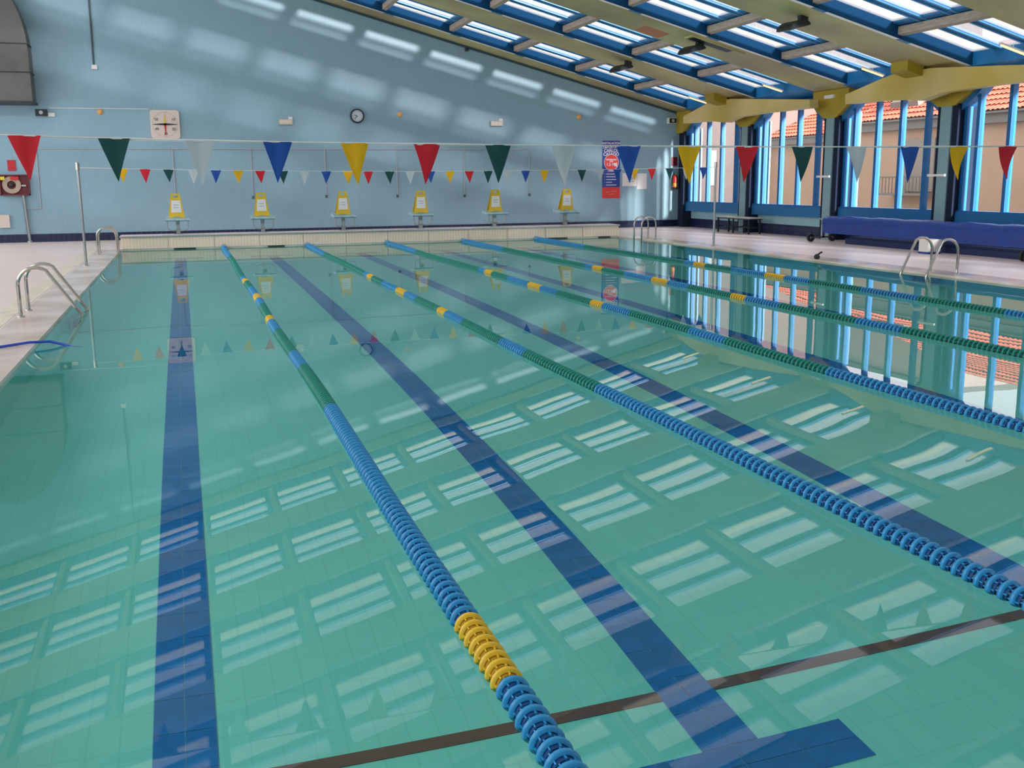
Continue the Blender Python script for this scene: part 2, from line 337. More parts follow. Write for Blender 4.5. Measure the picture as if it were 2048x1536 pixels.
# ------------------------------------------------------------------ ceiling
ceil = struct('ceiling', None, 'sloping roof of olive beams and blue framed skylights')
for k, yc in enumerate(YC):
    y1 = min(yc+.72, WYF)
    MB().rbox(WXL-.3, WXR+.25, yc-.72, y1, 0, .5, OLIVE).build('beam', ceil, label='wide olive roof beam' if k else 'narrow olive beam along the far wall')
    if k: pass
MB().rbox(WXL, WXR, WYF-.03, WYF-.001, -.07, 0.0, TRIMD).build('edge_trim', ceil)
MB().rbox(WXL-.3, WXR+.25, WYN-.3, YC[-1]-.72, .05, .3, OLIVE).build('roof_panel', ceil)
PX = [15.30-1.9*k for k in range(13)]   # purlin lines
for k in range(8):
    yf, yn = YC[k]-.72, YC[k+1]+.72
    b = MB()
    b.rbox(WXL, 15.2, yf-.14, yf-.12, .0, .30, WEB)                # deep edge web
    strips = [(yf-.70, yf-.94), (yf-1.50, yf-1.74), (yf-2.30, yn)]
    for a, c_ in strips: b.rbox(WXL, 15.25, c_, a, .235, .30, BLUE)
    for a in (yf-.70, yf-.89, yf-1.50, yf-1.69, yf-2.30): b.rbox(WXL, 15.25, a-.05, a, .215, .235, BLUEL)
    for px in PX: b.rbox(px-.17, px+.17, yn, yf-.12, .225, .305, BLUE)
    b.rbox(15.12, WXR+.05, yn, yf, -.01, .30, BLUE)
    fr_ = b.build('skylight_frame', ceil)
    for i in range(12):
        x0 = PX[i+1]+.28
        MB().rbox(x0, PX[i] if i else 15.12, yf-.118, yf-.002, .0, .006, SLOT).build('slot_pane', fr_, label='pale narrow strip beside the beam')
        MB().rbox(PX[i+1], x0, yf-.118, yf-.002, .0, .02, BLUE).build('slot_bridge', fr_)
    for a, c_ in ((yf-.14, yf-.70), (yf-.94, yf-1.50), (yf-1.74, yf-2.30)):
        for i in range(12):
            MB().rbox(PX[i+1]+.17, PX[i]-.17, c_, a, .252, .262, PANE).build('pane', fr_)
    for i, px in enumerate(PX[1:]):
        MB().rbox(px-.055, px+.055, yn-.0, yf-.14, .06, .20, WOOD).build('purlin', ceil)
# stained patch and hatch on the second beam
MB().rbox(10.35, 10.95, YC[2]-.02, YC[2]+.62, -.004, 0, mat('rust_stain', (.62, .22, .13), .7)).build('rust_patch', ceil, label='rust red patch under the second beam')
b = MB().rbox(11.25, 12.6, YC[2]-.55, YC[2]-.15, -.03, 0, OLIVE).rbox(11.3, 12.3, YC[2]-.50, YC[2]-.22, -.034, -.03, DKGREY)
b.build('hatch', ceil, label='grey grille panel under the second beam')
# ochre spindle-shaped fascias at every second column
for k in (1, 3, 5, 7):
    yc = YC[k]
    P = [(yc+2.76, 3.40), (yc+1.5, 3.63), (yc+.95, 3.71), (yc-.1, 3.70), (yc-2.4, 3.52), (yc-3.94, 3.40), (yc-3.96, 3.20), (yc-1.8, 3.215), (yc-.45, 3.19), (yc+.20, 3.08), (yc+.9, 3.15), (yc+1.8, 3.18), (yc+2.74, 3.19)]
    o = MB().prism(P, 0, 14.78, 15.02, FASC).build('fascia_beam'); tag(o, 'long ochre spindle shaped crossbeam under the roof edge', kind='structure')
    MB().rbox(14.40, 14.80, yc+.15, yc+.68, -.20, 0, CAPM).build('elbow', o, label='bright yellow box where beam and crossbeam meet')

# ------------------------------------------------------------------ bulkhead (starting wall)
b = MB().box(XL, XR, YF, YF+.72, .03, .30, BULKTOP).box(XL, XR, YF+.06, YF+.72, -.05, .03, BLACK)
bk = struct('trim_2', b, 'long low starting wall at the far end of the pool')
MB().box(XL-.02, XR+.02, YF-.05, YF+.75, .30, .339, BULKTOP).build('top_slab', bk)
MB().box(XL-.02, XR+.02, YF-.062, YF-.05, .298, .332, POST).build('edge_rail', bk, label='grey steel nosing')
for k in range(12):
    x0 = XL+(XR-XL)/12*k; MB().box(x0+.012, x0+(XR-XL)/12-.012, YF-.03, YF, .035, .298, BULK).build('panel', bk)
for i in range(4):
    x = [-.15, 2.05, 9.3, 10.8][i]; MB().box(x, x+[.5, .4, .6, .35][i], YF-.040, YF-.01, .005, .028, BLACK).build('vent_slot', bk)

# ------------------------------------------------------------------ outside
struct('ground_outside', MB().box(WXR+.3, 60, -30, 90, -.4, -.12, GRND), 'paved street outside')
def roof(b, x0, y0, y1, z0, run, sl, per=.21, rowl=.42):
    rows = int(run/rowl); cols = int((y1-y0)/per)*6
    for r in range(rows):
        vs = []; 
        for e in (0, 1):
            for c in range(cols+1):
                y = y0+(y1-y0)*c/cols; h = .045*abs(math.sin(PI*(c/6)))
                vs.append((x0+rowl*(r+e*1.08), y, z0+sl*rowl*(r+e*1.08)+h+(.03 if e == 0 else -.01)))
        b.add(vs, [(c, c+1, cols+2+c, cols+1+c) for c in range(cols)], ROOFT)
    b.hexa([(x0, y0, z0-.06), (x0+run, y0, z0+sl*run-.06), (x0+run, y1, z0+sl*run-.06), (x0, y1, z0-.06), (x0, y0, z0-.01), (x0+run, y0, z0+sl*run-.01), (x0+run, y1, z0+sl*run-.01), (x0, y1, z0-.01)], CORN)
    return b
A = thing('house', (26.5, 20, -.1), 'beige rendered house with terracotta roof seen through the third and fourth window bays', 'building')
def local(mb, o):
    for i, v in enumerate(mb.v): mb.v[i] = (v[0]-o.location.x, v[1]-o.location.y, v[2]-o.location.z)
    return mb
local(MB().box(26, 33, -6, 36.2, -.1, 3.6, STUC), A).build('wall', A)
local(MB().box(25.75, 26, -6, 36.3, 3.25, 3.60, CORN), A).build('cornice', A)
local(roof(MB(), 25.6, 2, 36.4, 3.62, 7, .48), A).build('roof_tiles', A, kind='stuff')
local(MB().box(25.9, 25.99, 31.3, 32.9, 1.0, 2.9, SHUT).box(25.92, 25.98, 31.5, 32.7, 1.1, 2.8, DKGREY), A).build('balcony_door', A)
bal = MB().box(25.3, 26, 31.0, 33.6, .86, .94, CORN).box(25.3, 25.34, 31.0, 33.6, 1.5, 1.55, RAILM)
for k in range(14): bal.box(25.31, 25.33, 31.05+.19*k, 31.07+.19*k, .94, 1.5, RAILM)
local(bal, A).build('balcony', A)
local(MB().hexa([(26.6, 33.2, 4.1), (27.8, 33.2, 4.68), (27.8, 34.8, 4.68), (26.6, 34.8, 4.1), (26.55, 33.2, 4.35), (27.8, 33.2, 4.95), (27.8, 34.8, 4.95), (26.55, 34.8, 4.35)], CORN), A).build('roof_light', A, label='grey roof light among the tiles')
local(MB().box(25.9, 25.97, 35.9, 36.0, 0, 3.3, CORN), A).build('downpipe', A)
Bh = thing('house', (28, 39, -.1), 'lower beige house with red tiled roof behind the second window bay', 'building')
local(MB().box(26.3, 33, 36.6, 43, -.1, 3.32, STUC), Bh).build('wall', Bh)
local(MB().box(26.05, 26.3, 36.6, 43, 2.98, 3.27, CORN), Bh).build('cornice', Bh)
local(roof(MB(), 26.0, 36.6, 43.2, 3.3, 6, .42), Bh).build('roof_tiles', Bh, kind='stuff')
T_ = thing('tower', (33, 50, -.1), 'yellow rendered tower rising behind the red tiled roof', 'building')
local(MB().box(32, 34, 48.9, 51.0, -.1, 7, YTOW), T_).build('wall', T_)
local(MB().box(31.9, 34.1, 48.8, 51.1, 7, 7.2, CORN), T_).build('parapet', T_)
D_ = thing('apartment_house', (28, 50, -.1), 'tall pinkish rendered house end beyond the first window bay', 'building')
local(MB().box(25.5, 31, 43.4, 70, -.1, 9, STUC2), D_).build('wall', D_)
local(MB().box(25.52, 31, 43.3, 43.4, -.1, 9, mat('gable_shaded', (.15, .095, .085), .85)), D_).build('gable_shade_sheet', D_, label='gable end wall coloured dark pink to look shaded')  # sunlit end face, with shade put into its dark pink colour
local(MB().box(25.35, 31.2, 43.3, 70, 9, 9.3, CORN), D_).build('cornice', D_)
local(MB().box(25.45, 25.5, 46.5, 47.4, 1.2, 2.9, WHITE), D_).build('window', D_)

E_ = thing('town_house', (38, 50, -.1), 'pale pinkish house front farther back behind the yellow tower', 'building')
local(MB().box(37, 42, 42, 66, -.1, 9, STUC2), E_).build('wall', E_)
local(MB().box(36.8, 42, 42, 66, 9, 9.3, CORN), E_).build('cornice', E_)
for yy in (50.5, 54.5, 58.5): local(MB().box(36.93, 37.0, yy, yy+1.1, 3.0, 5.0, SHUT), E_).build('window', E_)

# ------------------------------------------------------------------ lane ropes
def disc_mesh(c1, c2, n=20, ribs=8, R=.054):
    b = MB()
    b.lathe([(R-.013, -.010), (R-.001, -.0085), (R+.001, 0), (R-.001, .0085), (R-.013, .010), (R-.013, -.010)], (0, 0, 0), 'y', c1, n)
    b.lathe([(R-.015, -.027), (R-.015, .027)], (0, 0, 0), 'y', c2, n)
    b.lathe([(.006, .0), (R-.01, .0)], (0, 0, 0), 'y', c1, n)
    if ribs:
        for k in range(ribs):
            a = 2*PI*k/ribs; u = Vector((math.cos(a), 0, math.sin(a))); v = Vector((-math.sin(a), 0, math.cos(a)))*.0022
            vs = []
            for t_ in (-.027, .027):
                for rr in (R-.018, R-.010): vs += [u*rr-v+Vector((0, t_, 0)), u*rr+v+Vector((0, t_, 0))]
            b.hexa([vs[0], vs[1], vs[3], vs[2], vs[4], vs[5], vs[7], vs[6]], c1)
    return b
HI = {c: disc_mesh(*m_).mesh('float_disc') for c, m_ in dict(b=(FLB, FLD), g=(FLG, FLGD), y=(FLY, FLYD)).items()}
SEG = [(22.4, 'b'), (17.3, 'g'), (16.95, 'b'), (16.5, 'y'), (15.6, 'g'), (14.5, 'b'), (13.95, 'y'), (13.3, 'b'), (12.05, 'g'), (11.65, 'y'), (10.85, 'b'), (9.35, 'g'), (8.65, 'b'), (6.95, 'g'), (3.27, 'b'), (2.80, 'y'), (0, 'b')]
def colour(y):
    for y0, c in SEG:
        if y >= y0: return c
LO = {c: disc_mesh(*m_, n=10, ribs=0) for c, m_ in dict(b=(FLB, FLD), g=(FLG, FLGD), y=(FLY, FLYD)).items()}
PITCHD = .062
def lane_rope(x, near_to, ord_):
    r = thing('lane_rope', (x, (YN+YF)/2, 0), ord_, 'lane rope', None)
    oy = (YN+YF)/2
    MB().tube([(0, YN-oy, .012), (0, YF-oy-.02, .012)], .004, CABLE, 6).build('cable', r)
    st = MB(); y = YN+.12; k = 0
    while y < YF-.35:
        c = colour(y); c = 'b' if c == 'y' and ((x > 2 and y < 4) or (x > 8 and y < 13)) else c; sc = 1.0 if y < 21.5 else 1+.30*min(1, (y-21.5)/3.5); dx = .012*math.sin(y*.9+x)*min(1, (y-YN)/3)
        if y < near_to and y > 1.9:
            o = put('float_disc', HI[c], r, (dx, y-oy, .006)); o.rotation_euler = (0, (k*.61) % 1.2, 0)
        else:
            L = LO[c]
            for mi in range(len(L.mats)): st._m(L.mats[mi])
            off = len(st.v); st.v += [(p[0]*sc+dx, p[1]+y-oy, p[2]*sc+.006) for p in L.v]; st.f += [tuple(a+off for a in f) for f in L.f]
            st.mi += [st.mats.index(L.mats[i]) for i in L.mi]; st.sm += L.sm
        y += PITCHD; k += 1
    st.build('float_disc_run', r, kind='stuff')
    MB().tube([(0, YF-oy-.36, .01), (0, YF-oy-.1, .02), (0, YF-oy-.02, .05)], .07, FLB, 14, rs=[.068, .07, .045]).build('end_float', r)
    MB().box(-.03, .03, YF-oy-.04, YF-oy-.0, .03, .09, STEEL).build('anchor', r)
    return r
for i, (nt2, lb) in enumerate([(8.5, 'blue, green and yellow lane rope nearest the left pool ladders'), (9, 'second lane rope from the left pool edge'), (9.5, 'third lane rope, middle of the five'), (10.5, 'fourth lane rope from the left pool edge'), (11, 'lane rope nearest the window wall')]):
    lane_rope(1.0+2*i, nt2, lb)

# ------------------------------------------------------------------ flag lines
def pennant(c, w_, h, seed):
    rnd = random.Random(seed); n = 8; vs = []; fs = []; bow = rnd.uniform(-.02, .02); tw = rnd.uniform(-.02, .03); tip = rnd.uniform(-.018, .018)
    for i in range(n+1):
        t_ = i/n; hw = w_/2*(1-t_)
        for j in range(5):
            u = -1+j/2; vs.append((u*hw+tip*t_*t_, bow*math.sin(PI*t_)+tw*u*hw*6*t_*(1-t_)+.006*math.cos(u*4+seed)*(1-t_), -h*t_))
    for i in range(n):
        for j in range(4): fs.append((i*5+j, i*5+j+1, i*5+6+j, i*5+5+j))
    o = len(vs); vs += [(a, b_+.0015, c_) for a, b_, c_ in vs]; fs += [tuple(o+q for q in f[::-1]) for f in fs]
    return MB().add(vs, fs, PEN[c], True)
def flag_line(y, x0, x1, zf, flags, w_, h, label, tape, first):
    L = thing('flag_line', ((x0+x1)/2, y, zf(x0)), label, 'flag line'); ox, oz = (x0+x1)/2, zf(x0)
    pts = [(x0+(x1-x0)*i/60-ox, 0, zf(x0+(x1-x0)*i/60)-oz) for i in range(61)]
    MB().tube(pts, .004, TAPE, 6).build('cord', L)
    b = MB()   # flat white hem tape that twists now and then
    if tape:
        vs = []; N = 240
        for i in range(N+1):
            x = x0+.02+(x1-x0-.04)*i/N; a = .5*math.sin(x*2.1)+.35*math.sin(x*5.3+1); z = zf(x)-oz; hh = tape*(.75+.25*math.cos(x*3.7))
            vs += [(x-ox, math.sin(a)*hh/2, z+math.cos(a)*hh/2), (x-ox, -math.sin(a)*hh/2, z-math.cos(a)*hh/2)]
        o = len(vs); vs += [(p[0], p[1]+.002, p[2]) for p in vs]
        b.add(vs, [(2*i, 2*i+1, 2*i+3, 2*i+2) for i in range(N)]+[(o+2*i, o+2*i+2, o+2*i+3, o+2*i+1) for i in range(N)], TAPE, True)
        b.build('tape', L)
    for i, (x, c) in enumerate(flags):
        f = pennant(c, w_, h*(.94+.1*random.random()), i*7+int(y)).build('pennant', L, label=c+' pennant'); f.location = (x-ox, -.004, zf(x)-oz)
    return L
nf = [-.62, -.19, .24, .65, 1.075, 1.49, 1.915, 2.33, 2.745, 3.155, 3.56, 3.96, 4.37, 4.79, 5.19, 5.60]
nc = ['red', 'green', 'white', 'blue', 'yellow']
nz = lambda x: 1.742+.00205*(x-4.2)**2+(.012*max(0, -x) if x < 0 else 0)
FY1, FY2 = 5.9, 21.1
flag_line(FY1, -1.865, 11.965, nz, [(x, nc[i % 5]) for i, x in enumerate([-1.03] + nf)] and [(x, nc[i % 5]) for i, x in enumerate(nf)]+[(5.6+.41*i, nc[i % 5]) for i in range(1, 4)], .158, .235, 'near line of large pennants strung across the pool', .015, 0)
fc = ['yellow', 'red', 'green', 'white', 'blue']
ff = [-0.92, -0.514, -0.091, 0.365, 0.781, 1.202, 1.619, 2.06, 2.478, 2.91, 3.339, 3.752, 4.19, 4.614, 5.042, 5.455, 5.872, 6.284, 6.711, 7.109, 7.535, 7.965, 8.389, 8.807, 9.22, 9.631, 10.039, 10.475, 10.9, 11.312]
cols = ['yellow', 'red', 'green', 'white', 'blue', 'yellow', 'red', 'green', 'white', 'blue', 'yellow', 'red', 'green', 'white', 'blue', 'yellow', 'red', 'green', 'white', 'blue', 'yellow', 'red', 'green', 'white', 'blue', 'yellow', 'red', 'green', 'white', 'blue']
fz = lambda x: 1.745+.0021*(x-5.6)**2-(.00075*(x-5.6)**2 if x > 5.6 else 0)
flag_line(FY2, -1.665, 11.585, fz, list(zip(ff, cols)), .20, .26, 'far line of small pennants between two steel poles', .012, 0)
def pole(x, y, h, label):
    p = thing('flag_pole', (x, y, DZ), label, 'pole', None)
    MB().tube([(0, 0, 0), (0, 0, h)], .026, POST, 14).build('shaft', p)
    MB().lathe([(.001, .012), (.06, .012), (.065, 0)], (0, 0, 0), 'z', STEEL, 16).build('base_plate', p)
    MB().tube([(0, 0, h-.12), (0, 0, h+.02)], .034, STEEL, 14).build('collar', p)
    return p
pole(-1.70, FY2, 1.90, 'slim grey steel pole on the left deck before the far ladder')
pole(11.62, FY2, 1.86, 'slim grey steel pole on the right deck near the bench')
pole(-1.9, FY1, 1.90, 'flag pole on the left deck outside the picture'); pole(12.0, FY1, 1.90, 'flag pole on the right deck outside the picture')

# ------------------------------------------------------------------ ladders
def arc(cx, cz, r, a0, a1, n=8): return [(cx+r*math.cos(math.radians(a0+(a1-a0)*i/n)), cz+r*math.sin(math.radians(a0+(a1-a0)*i/n))) for i in range(n+1)]
def ladder(edge, y0, y1, sgn, label, style='slant', hgt=.56, group=None, foot=.42, into=.22):
    """sgn=+1: water on the +x side"""
    L = thing('pool_ladder', (edge-sgn*foot, (y0+y1)/2, DZ), label, 'ladder', group); ox = edge-sgn*foot; oy = (y0+y1)/2
    F, W = 0, foot+into
    if style == 'slant':
        prof = [(0, 0), (0, hgt*.62)]+[(p[0], p[1]) for p in arc(.20, hgt*.62, .20, 180, 55, 9)]+[(W-.02, .02), (W, -.05), (W-.03, -.14), (foot+.10, -.35), (foot+.09, -1.1)]
    else:
        prof = [(0, 0), (0, hgt-.20)]+[(p[0], p[1]) for p in arc(W/2, hgt-W/2-.0, W/2, 180, 0, 12)]+[(W, -.05), (foot+.14, -.25), (foot+.10, -1.1)]
    # soften corners
    pr = [Vector((a, b_)) for a, b_ in prof]
    for yy in (y0, y1):
        MB().tube([(sgn*p.x, yy-oy, p.y) for p in pr], .021, STEEL, 12).build('handrail', L)
        MB().lathe([(.045, 0), (.045, .008), (.022, .016)], (0, yy-oy, 0.004), 'z', STEEL, 16).build('flange', L)
    for z in (-.35, -.62, -.89):
        MB().box(min(sgn*(foot+.05), sgn*(foot+.15)), max(sgn*(foot+.05), sgn*(foot+.15)), y0-oy, y1-oy, z-.012, z+.012, STEEL).build('step', L)
    return L
ladder(XL, 13.1, 13.75, 1, 'near steel ladder on the left pool edge beside the blue hose', foot=.435, into=.235, hgt=.60)
ladder(XL, 24.45, 25.0, 1, 'far left steel ladder next to the starting wall', 'round', foot=.40, into=-.03+.03, hgt=.58)
ladder(XR, 13.25, 13.85, -1, 'steel ladder on the right pool edge before the blue cover roll', foot=.22, into=.36, hgt=.57)
ladder(XR, 23.8, 24.25, -1, 'far right steel ladder near the end of the starting wall', 'round', foot=.02+.03, into=.34, hgt=.58)

# ------------------------------------------------------------------ starting blocks and warning boards
def block(x):
    y = YF+.36
    B = thing('starting_block', (x, y, .339), '', 'starting block')
    MB().box(-.045, .045, -.05, .05, 0, .33, POST).build('post', B)
    MB().box(-.10, .10, -.10, .10, 0, .012, POST).build('foot_plate', B)
    MB().hexa([(-.275, -.36, .33), (.275, -.36, .33), (.275, .22, .36), (-.275, .22, .36), (-.275, -.36, .375), (.275, -.36, .375), (.275, .22, .43), (-.275, .22, .43)], PLATF).build('platform', B)
    MB().box(-.28, .28, -.37, -.36, .322, .345, PLATD).build('front_rim', B)
    for s_ in (-1, 1):
        pts = [(s_*.235, -.30, .33), (s_*.235, -.30, .26)]+[(s_*(.235-.10+.10*math.cos(a)), -.30, .20+.10*-math.sin(a)) for a in (0, .4, .8, 1.2, 1.57)]+[(s_*.045, -.28, .095), (s_*.03, -.05, .12)]
        MB().tube(pts, .012, POST, 8).build('hand_grip', B)
    return B
def board(x):
    y = YF+.36-.14
    W = thing('warning_board', (x-.035, y, .339+.409), '', 'sign'); W.rotation_euler = (.095, 0, 0)
    def panel(yb, yt, m_, name):
        b = MB(); P = []
        w0, w1, H = .185, .105, .56
        # plate with a hand hole: four pieces
        def q(u0, u1, v0, v1):   # u in -1..1, v 0..1
            vs = []
            for dy in (0, .012):
                for (u, v) in ((u0, v0), (u1, v0), (u1, v1), (u0, v1)):
                    hw = w0+(w1-w0)*v; vs.append((u*hw, yb+(yt-yb)*v+dy, v*H))
            b.hexa([vs[0], vs[1], vs[5], vs[4], vs[3], vs[2], vs[6], vs[7]], m_)
        q(-1, 1, .04, .84); q(-1, -.5, .84, .94); q(.5, 1, .84, .94); q(-1, 1, .94, 1); q(-1, -.4, 0, .04); q(.4, 1, 0, .04)
        return b.build(name, W)
    panel(-.05, .0, YEL, 'front_panel'); panel(.17, .03, YEL, 'rear_panel')
    vs = []
    for (u, v) in ((-.72, .22), (.72, .22), (.78, .72), (-.78, .72)):
        hw = .185-.08*v; vs.append((u*hw, -.05+.05*v-.004, v*.56))
    b = MB().hexa([vs[0], vs[1], (vs[1][0], vs[1][1]+.004, vs[1][2]), (vs[0][0], vs[0][1]+.004, vs[0][2]), vs[3], vs[2], (vs[2][0], vs[2][1]+.004, vs[2][2]), (vs[3][0], vs[3][1]+.004, vs[3][2])], PAPER)
    sh = b.build('paper_sheet', W)
    for z, hw, dx in ((.30, .055, 0), (.24, .06, .0)):
        v = z/.56; yy = -.05+.05*v-.006
        MB().box(-hw, hw, yy-.001, yy+.002, z-.007, z+.007, INK).build('print_line', sh)
    return W
ords = ['in the leftmost lane', 'second from the left', 'third from the left', 'third from the right', 'second from the right', 'in the rightmost lane']
for i in range(6):
    B = block(2.0*i-.02)
    B['label'] = 'pale blue starting block with steel post, ' + ords[i]; B['group'] = 'starting blocks on the far wall of the pool'
    W = board(2.0*i); W['label'] = 'yellow folding warning board with white sheet on the block ' + ords[i]; W['group'] = 'yellow boards standing on the starting blocks'

# ------------------------------------------------------------------ far wall fittings
Y = WYF
# pace clock
c = thing('pace_clock', (-.19, Y, 3.14), 'square cream pace clock with four coloured hands on the far wall', 'clock')
R = .38; rr = .08; P = []
for cx_, cz_, a0 in ((R-rr, R-rr, 0), (-R+rr, R-rr, 90), (-R+rr, -R+rr, 180), (R-rr, -R+rr, 270)):
    for i in range(6): a = math.radians(a0+18*i); P.append((cx_+rr*math.cos(a), cz_+rr*math.sin(a)))
MB().prism(P, 1, -.07, 0, CREAM).build('case', c)
for nm, ang, m_, lb in (('hand', 90, mat('hand_yellow', (.75, .55, .03), .5), 'yellow hand'), ('hand', -90, RED, 'red hand'), ('hand', 0, BLACK, 'black hand'), ('hand', 180, BLACK, 'black hand')):
    a = math.radians(ang); u = Vector((math.cos(a), 0, math.sin(a))); v = Vector((-math.sin(a), 0, math.cos(a))); L_ = .28 if ang in (90, -90) else .31
    b0 = u*.0; vs = [b0-v*.028, u*L_-v*.006, u*L_+v*.006, b0+v*.028]
    MB().hexa([*(q+Vector((0, -.085, 0)) for q in vs), *(q+Vector((0, -.078, 0)) for q in vs)], m_).build(nm, c, label=lb)
b = MB()
for k in range(60):
    a = 2*PI*k/60; r0 = .325; L_ = .02 if k % 5 else .035; b.box(r0*math.cos(a)-.004, r0*math.cos(a)+.004, -.074, -.07, r0*math.sin(a)-L_/3, r0*math.sin(a)+L_/3, DKGREY)
b.build('minute_marks', c, kind='stuff')
for s_, ang in (('10', 30), ('20', -30), ('30', -90), ('40', 210), ('50', 150)):
    a = math.radians(ang); text('numeral', s_, .10, (.255*math.cos(a)*1.0, -.073, .255*math.sin(a)), WR, DKGREY, c, bold=.001)
# round wall clock
c = thing('wall_clock', (5.10, Y, 3.413), 'small round wall clock with a dark rim', 'clock')
MB().lathe([(.001, -.05), (.165, -.05)], (0, 0, 0), 'y', mat('clock_face', (.62, .68, .75), .5), 28).build('face', c)
MB().lathe([(.16, -.04), (.165, -.065), (.20, -.06), (.205, 0)], (0, 0, 0), 'y', DKGREY, 28).build('rim', c)
for ang, L_ in ((225, .12), (165, .09)):
    a = math.radians(ang); MB().tube([(0, -.06, 0), (L_*math.cos(a), -.06, L_*math.sin(a))], .007, BLACK, 6).build('hand', c)
b = MB()
for k in range(12): a = PI*k/6; b.box(.135*math.cos(a)-.008, .135*math.cos(a)+.008, -.054, -.05, .135*math.sin(a)-.008, .135*math.sin(a)+.008, BLACK)
b.build('hour_marks', c, kind='stuff')
# emergency lights
for x, lb in ((3.06, 'emergency light box left of the round clock'), (9.30, 'emergency light box above the fourth and fifth lanes')):
    o = thing('emergency_light', (x, Y, 3.24), lb, 'light'); MB().box(-.19, .19, -.09, 0, -.085, .06, mat('light_housing', (.55, .52, .42), .5)).build('housing', o)
    MB().box(-.16, .16, -.094, -.09, -.055, .035, CREAM).build('diffuser', o); MB().box(.08, .19, -.06, 0, .06, .13, WHITE).build('sensor', o)
# speakers
def speaker(x, z, lb, extra):
    o = thing('loudspeaker', (x, Y, z), lb, 'speaker'); MB().prism([(-.14, -.085), (.14, -.085), (.14, .085), (-.14, .085)], 1, -.16, 0, WHITE if not extra else BLACK).build('case', o)
    MB().box(-.125, .125, -.166, -.16, -.072, .072, BLACK).build('grille', o); MB().lathe([(.001, -.172), (.02, -.17), (.05, -.166)], (0, 0, 0), 'y', PIPE, 14).build('cone', o)
    if extra: MB().box(.16, .32, -.07, 0, -.10, .0, WHITE).build('connection_box', o)
speaker(-3.28, 3.42, 'black loudspeaker with white box under the grey duct', True); speaker(15.10, 3.35, 'small loudspeaker high in the right corner', False)
# detectors
for i, (x, z) in enumerate(((-1.83, 3.455), (6.36, 3.466), (11.97, 3.444))):
    o = MB().lathe([(.001, -.06), (.06, -.055), (.075, -.02), (.075, 0)], (x, Y, z), 'y', ORANGE, 16).build('alarm_dome'); tag(o, 'small orange alarm dome, ' + ['left of the pace clock', 'right of the round clock', 'above the blue banner'][i], 'alarm')
tag(MB().lathe([(.001, -.10), (.05, -.08), (.055, 0)], (8.41, Y, 5.34), 'y', BLACK, 14).build('camera_dome'), 'tiny black dome high on the wall under the roof', 'camera')
# conduits
c = thing('conduit_run', (3.4, Y, 2.48), 'grey conduit along the far wall with drops behind the lanes', 'conduit')
def cb(nm, pts, r=.014, m_=PIPE, par=c): return MB().tube([(p[0]-par.location.x, p[1], p[2]-par.location.z) for p in pts], r, m_, 8).build(nm, par)
cb('main_run', [(-3.43, -.02, 2.495), (10.34, -.02, 2.470)])
for x, z in ((-.05, 1.15), (2.05, 1.15), (4.12, 1.15), (6.215, 1.13), (8.27, 1.11), (10.335, 1.11)):
    cb('drop', [(x, -.02, 2.485), (x, -.02, z)]); MB().box(x-.03-3.4, x+.03-3.4, -.04, 0, z-.05-2.48, z+.03-2.48, DPIPE).build('outlet', c)
cb('left_drop', [(-3.50, -.02, 2.5), (-3.52, -.02, .93)]); cb('left_elbow', [(-3.52, -.02, .93), (-3.85, -.02, .91)])
c2 = thing('vertical_conduit', (-1.87, Y, 4.6), 'dark vertical conduit ending in a small white box', 'conduit')
cb('pipe', [(-1.85, -.03, zr(-1.85)-.12), (-1.89, -.03, 4.66)], .022, DPIPE, c2); MB().box(-.075, .06, -.06, 0, -.04, .07, WHITE).build('end_box', c2)
c3 = thing('clock_conduit', (-1.8, Y, 3.5), 'thin white conduit from the loudspeaker to the pace clock', 'conduit')
cb('pipe', [(-3.1, -.015, 3.545), (-.58, -.015, 3.545)], .012, WHITE, c3)
# duct end, upper left
d = thing('air_duct', (-4.4, Y-.05, 3.66), 'large grey duct end with rounded top in the upper left corner', 'duct')
arcp = [(1.02, 0)] + [(-.35+1.37*math.cos(math.radians(a)), 1.25+2.1*math.sin(math.radians(a))) for a in range(0, 181, 10)] + [(-1.72, 0)]
MB().prism(arcp, 1, -.75, 0, DUCT).build('casing', d)
for z in (.72, 1.42): MB().box(-1.74, 1.035, -.765, 0, z-.02, z+.01, DKGREY).build('seam', d)
MB().box(-1.75, 1.06, -.78, 0, -.06, 0, DKGREY).build('bottom_flange', d)
# hose cabinet
h = thing('hose_cabinet', (-4.10, Y, 1.55), 'red fire hose cabinet with coiled hose at the left', 'fire hose')
b = MB().box(-.36, .36, -.04, 0, -.27, .27, DRED)
for q in ((-.36, .36, -.27, -.24), (-.36, .36, .24, .27), (-.36, -.33, -.27, .27), (.33, .36, -.27, .27)): b.box(q[0], q[1], -.16, 0, q[2], q[3], DRED)
b.build('cabinet', h)
HB = mat('hose_beige', (.55, .42, .33), .6)
for r in (.21, .17, .13): MB().tube([(-.07+r*math.cos(2*PI*k/28), -.10, .0+r*math.sin(2*PI*k/28)) for k in range(29)], .022, HB, 8).build('hose_coil', h)
MB().lathe([(.001, -.15), (.05, -.15), (.06, -.04)], (-.07, 0, 0), 'y', DKGREY, 14).build('hub', h)
MB().box(.17, .28, -.12, -.06, -.04, .0, STEEL).build('valve', h); MB().box(-.32, -.22, -.165, -.16, .13, .22, mat('sticker_yellow', (.8, .6, .02), .5)).build('sticker', h); MB().box(-.08, .12, -.165, -.16, .13, .22, RED).build('sticker', h)
tag(MB().box(-4.235, -4.035, Y-.02, Y, 1.92, 2.20, RED).build('hose_sign'), 'red square sign above the hose cabinet', 'sign')
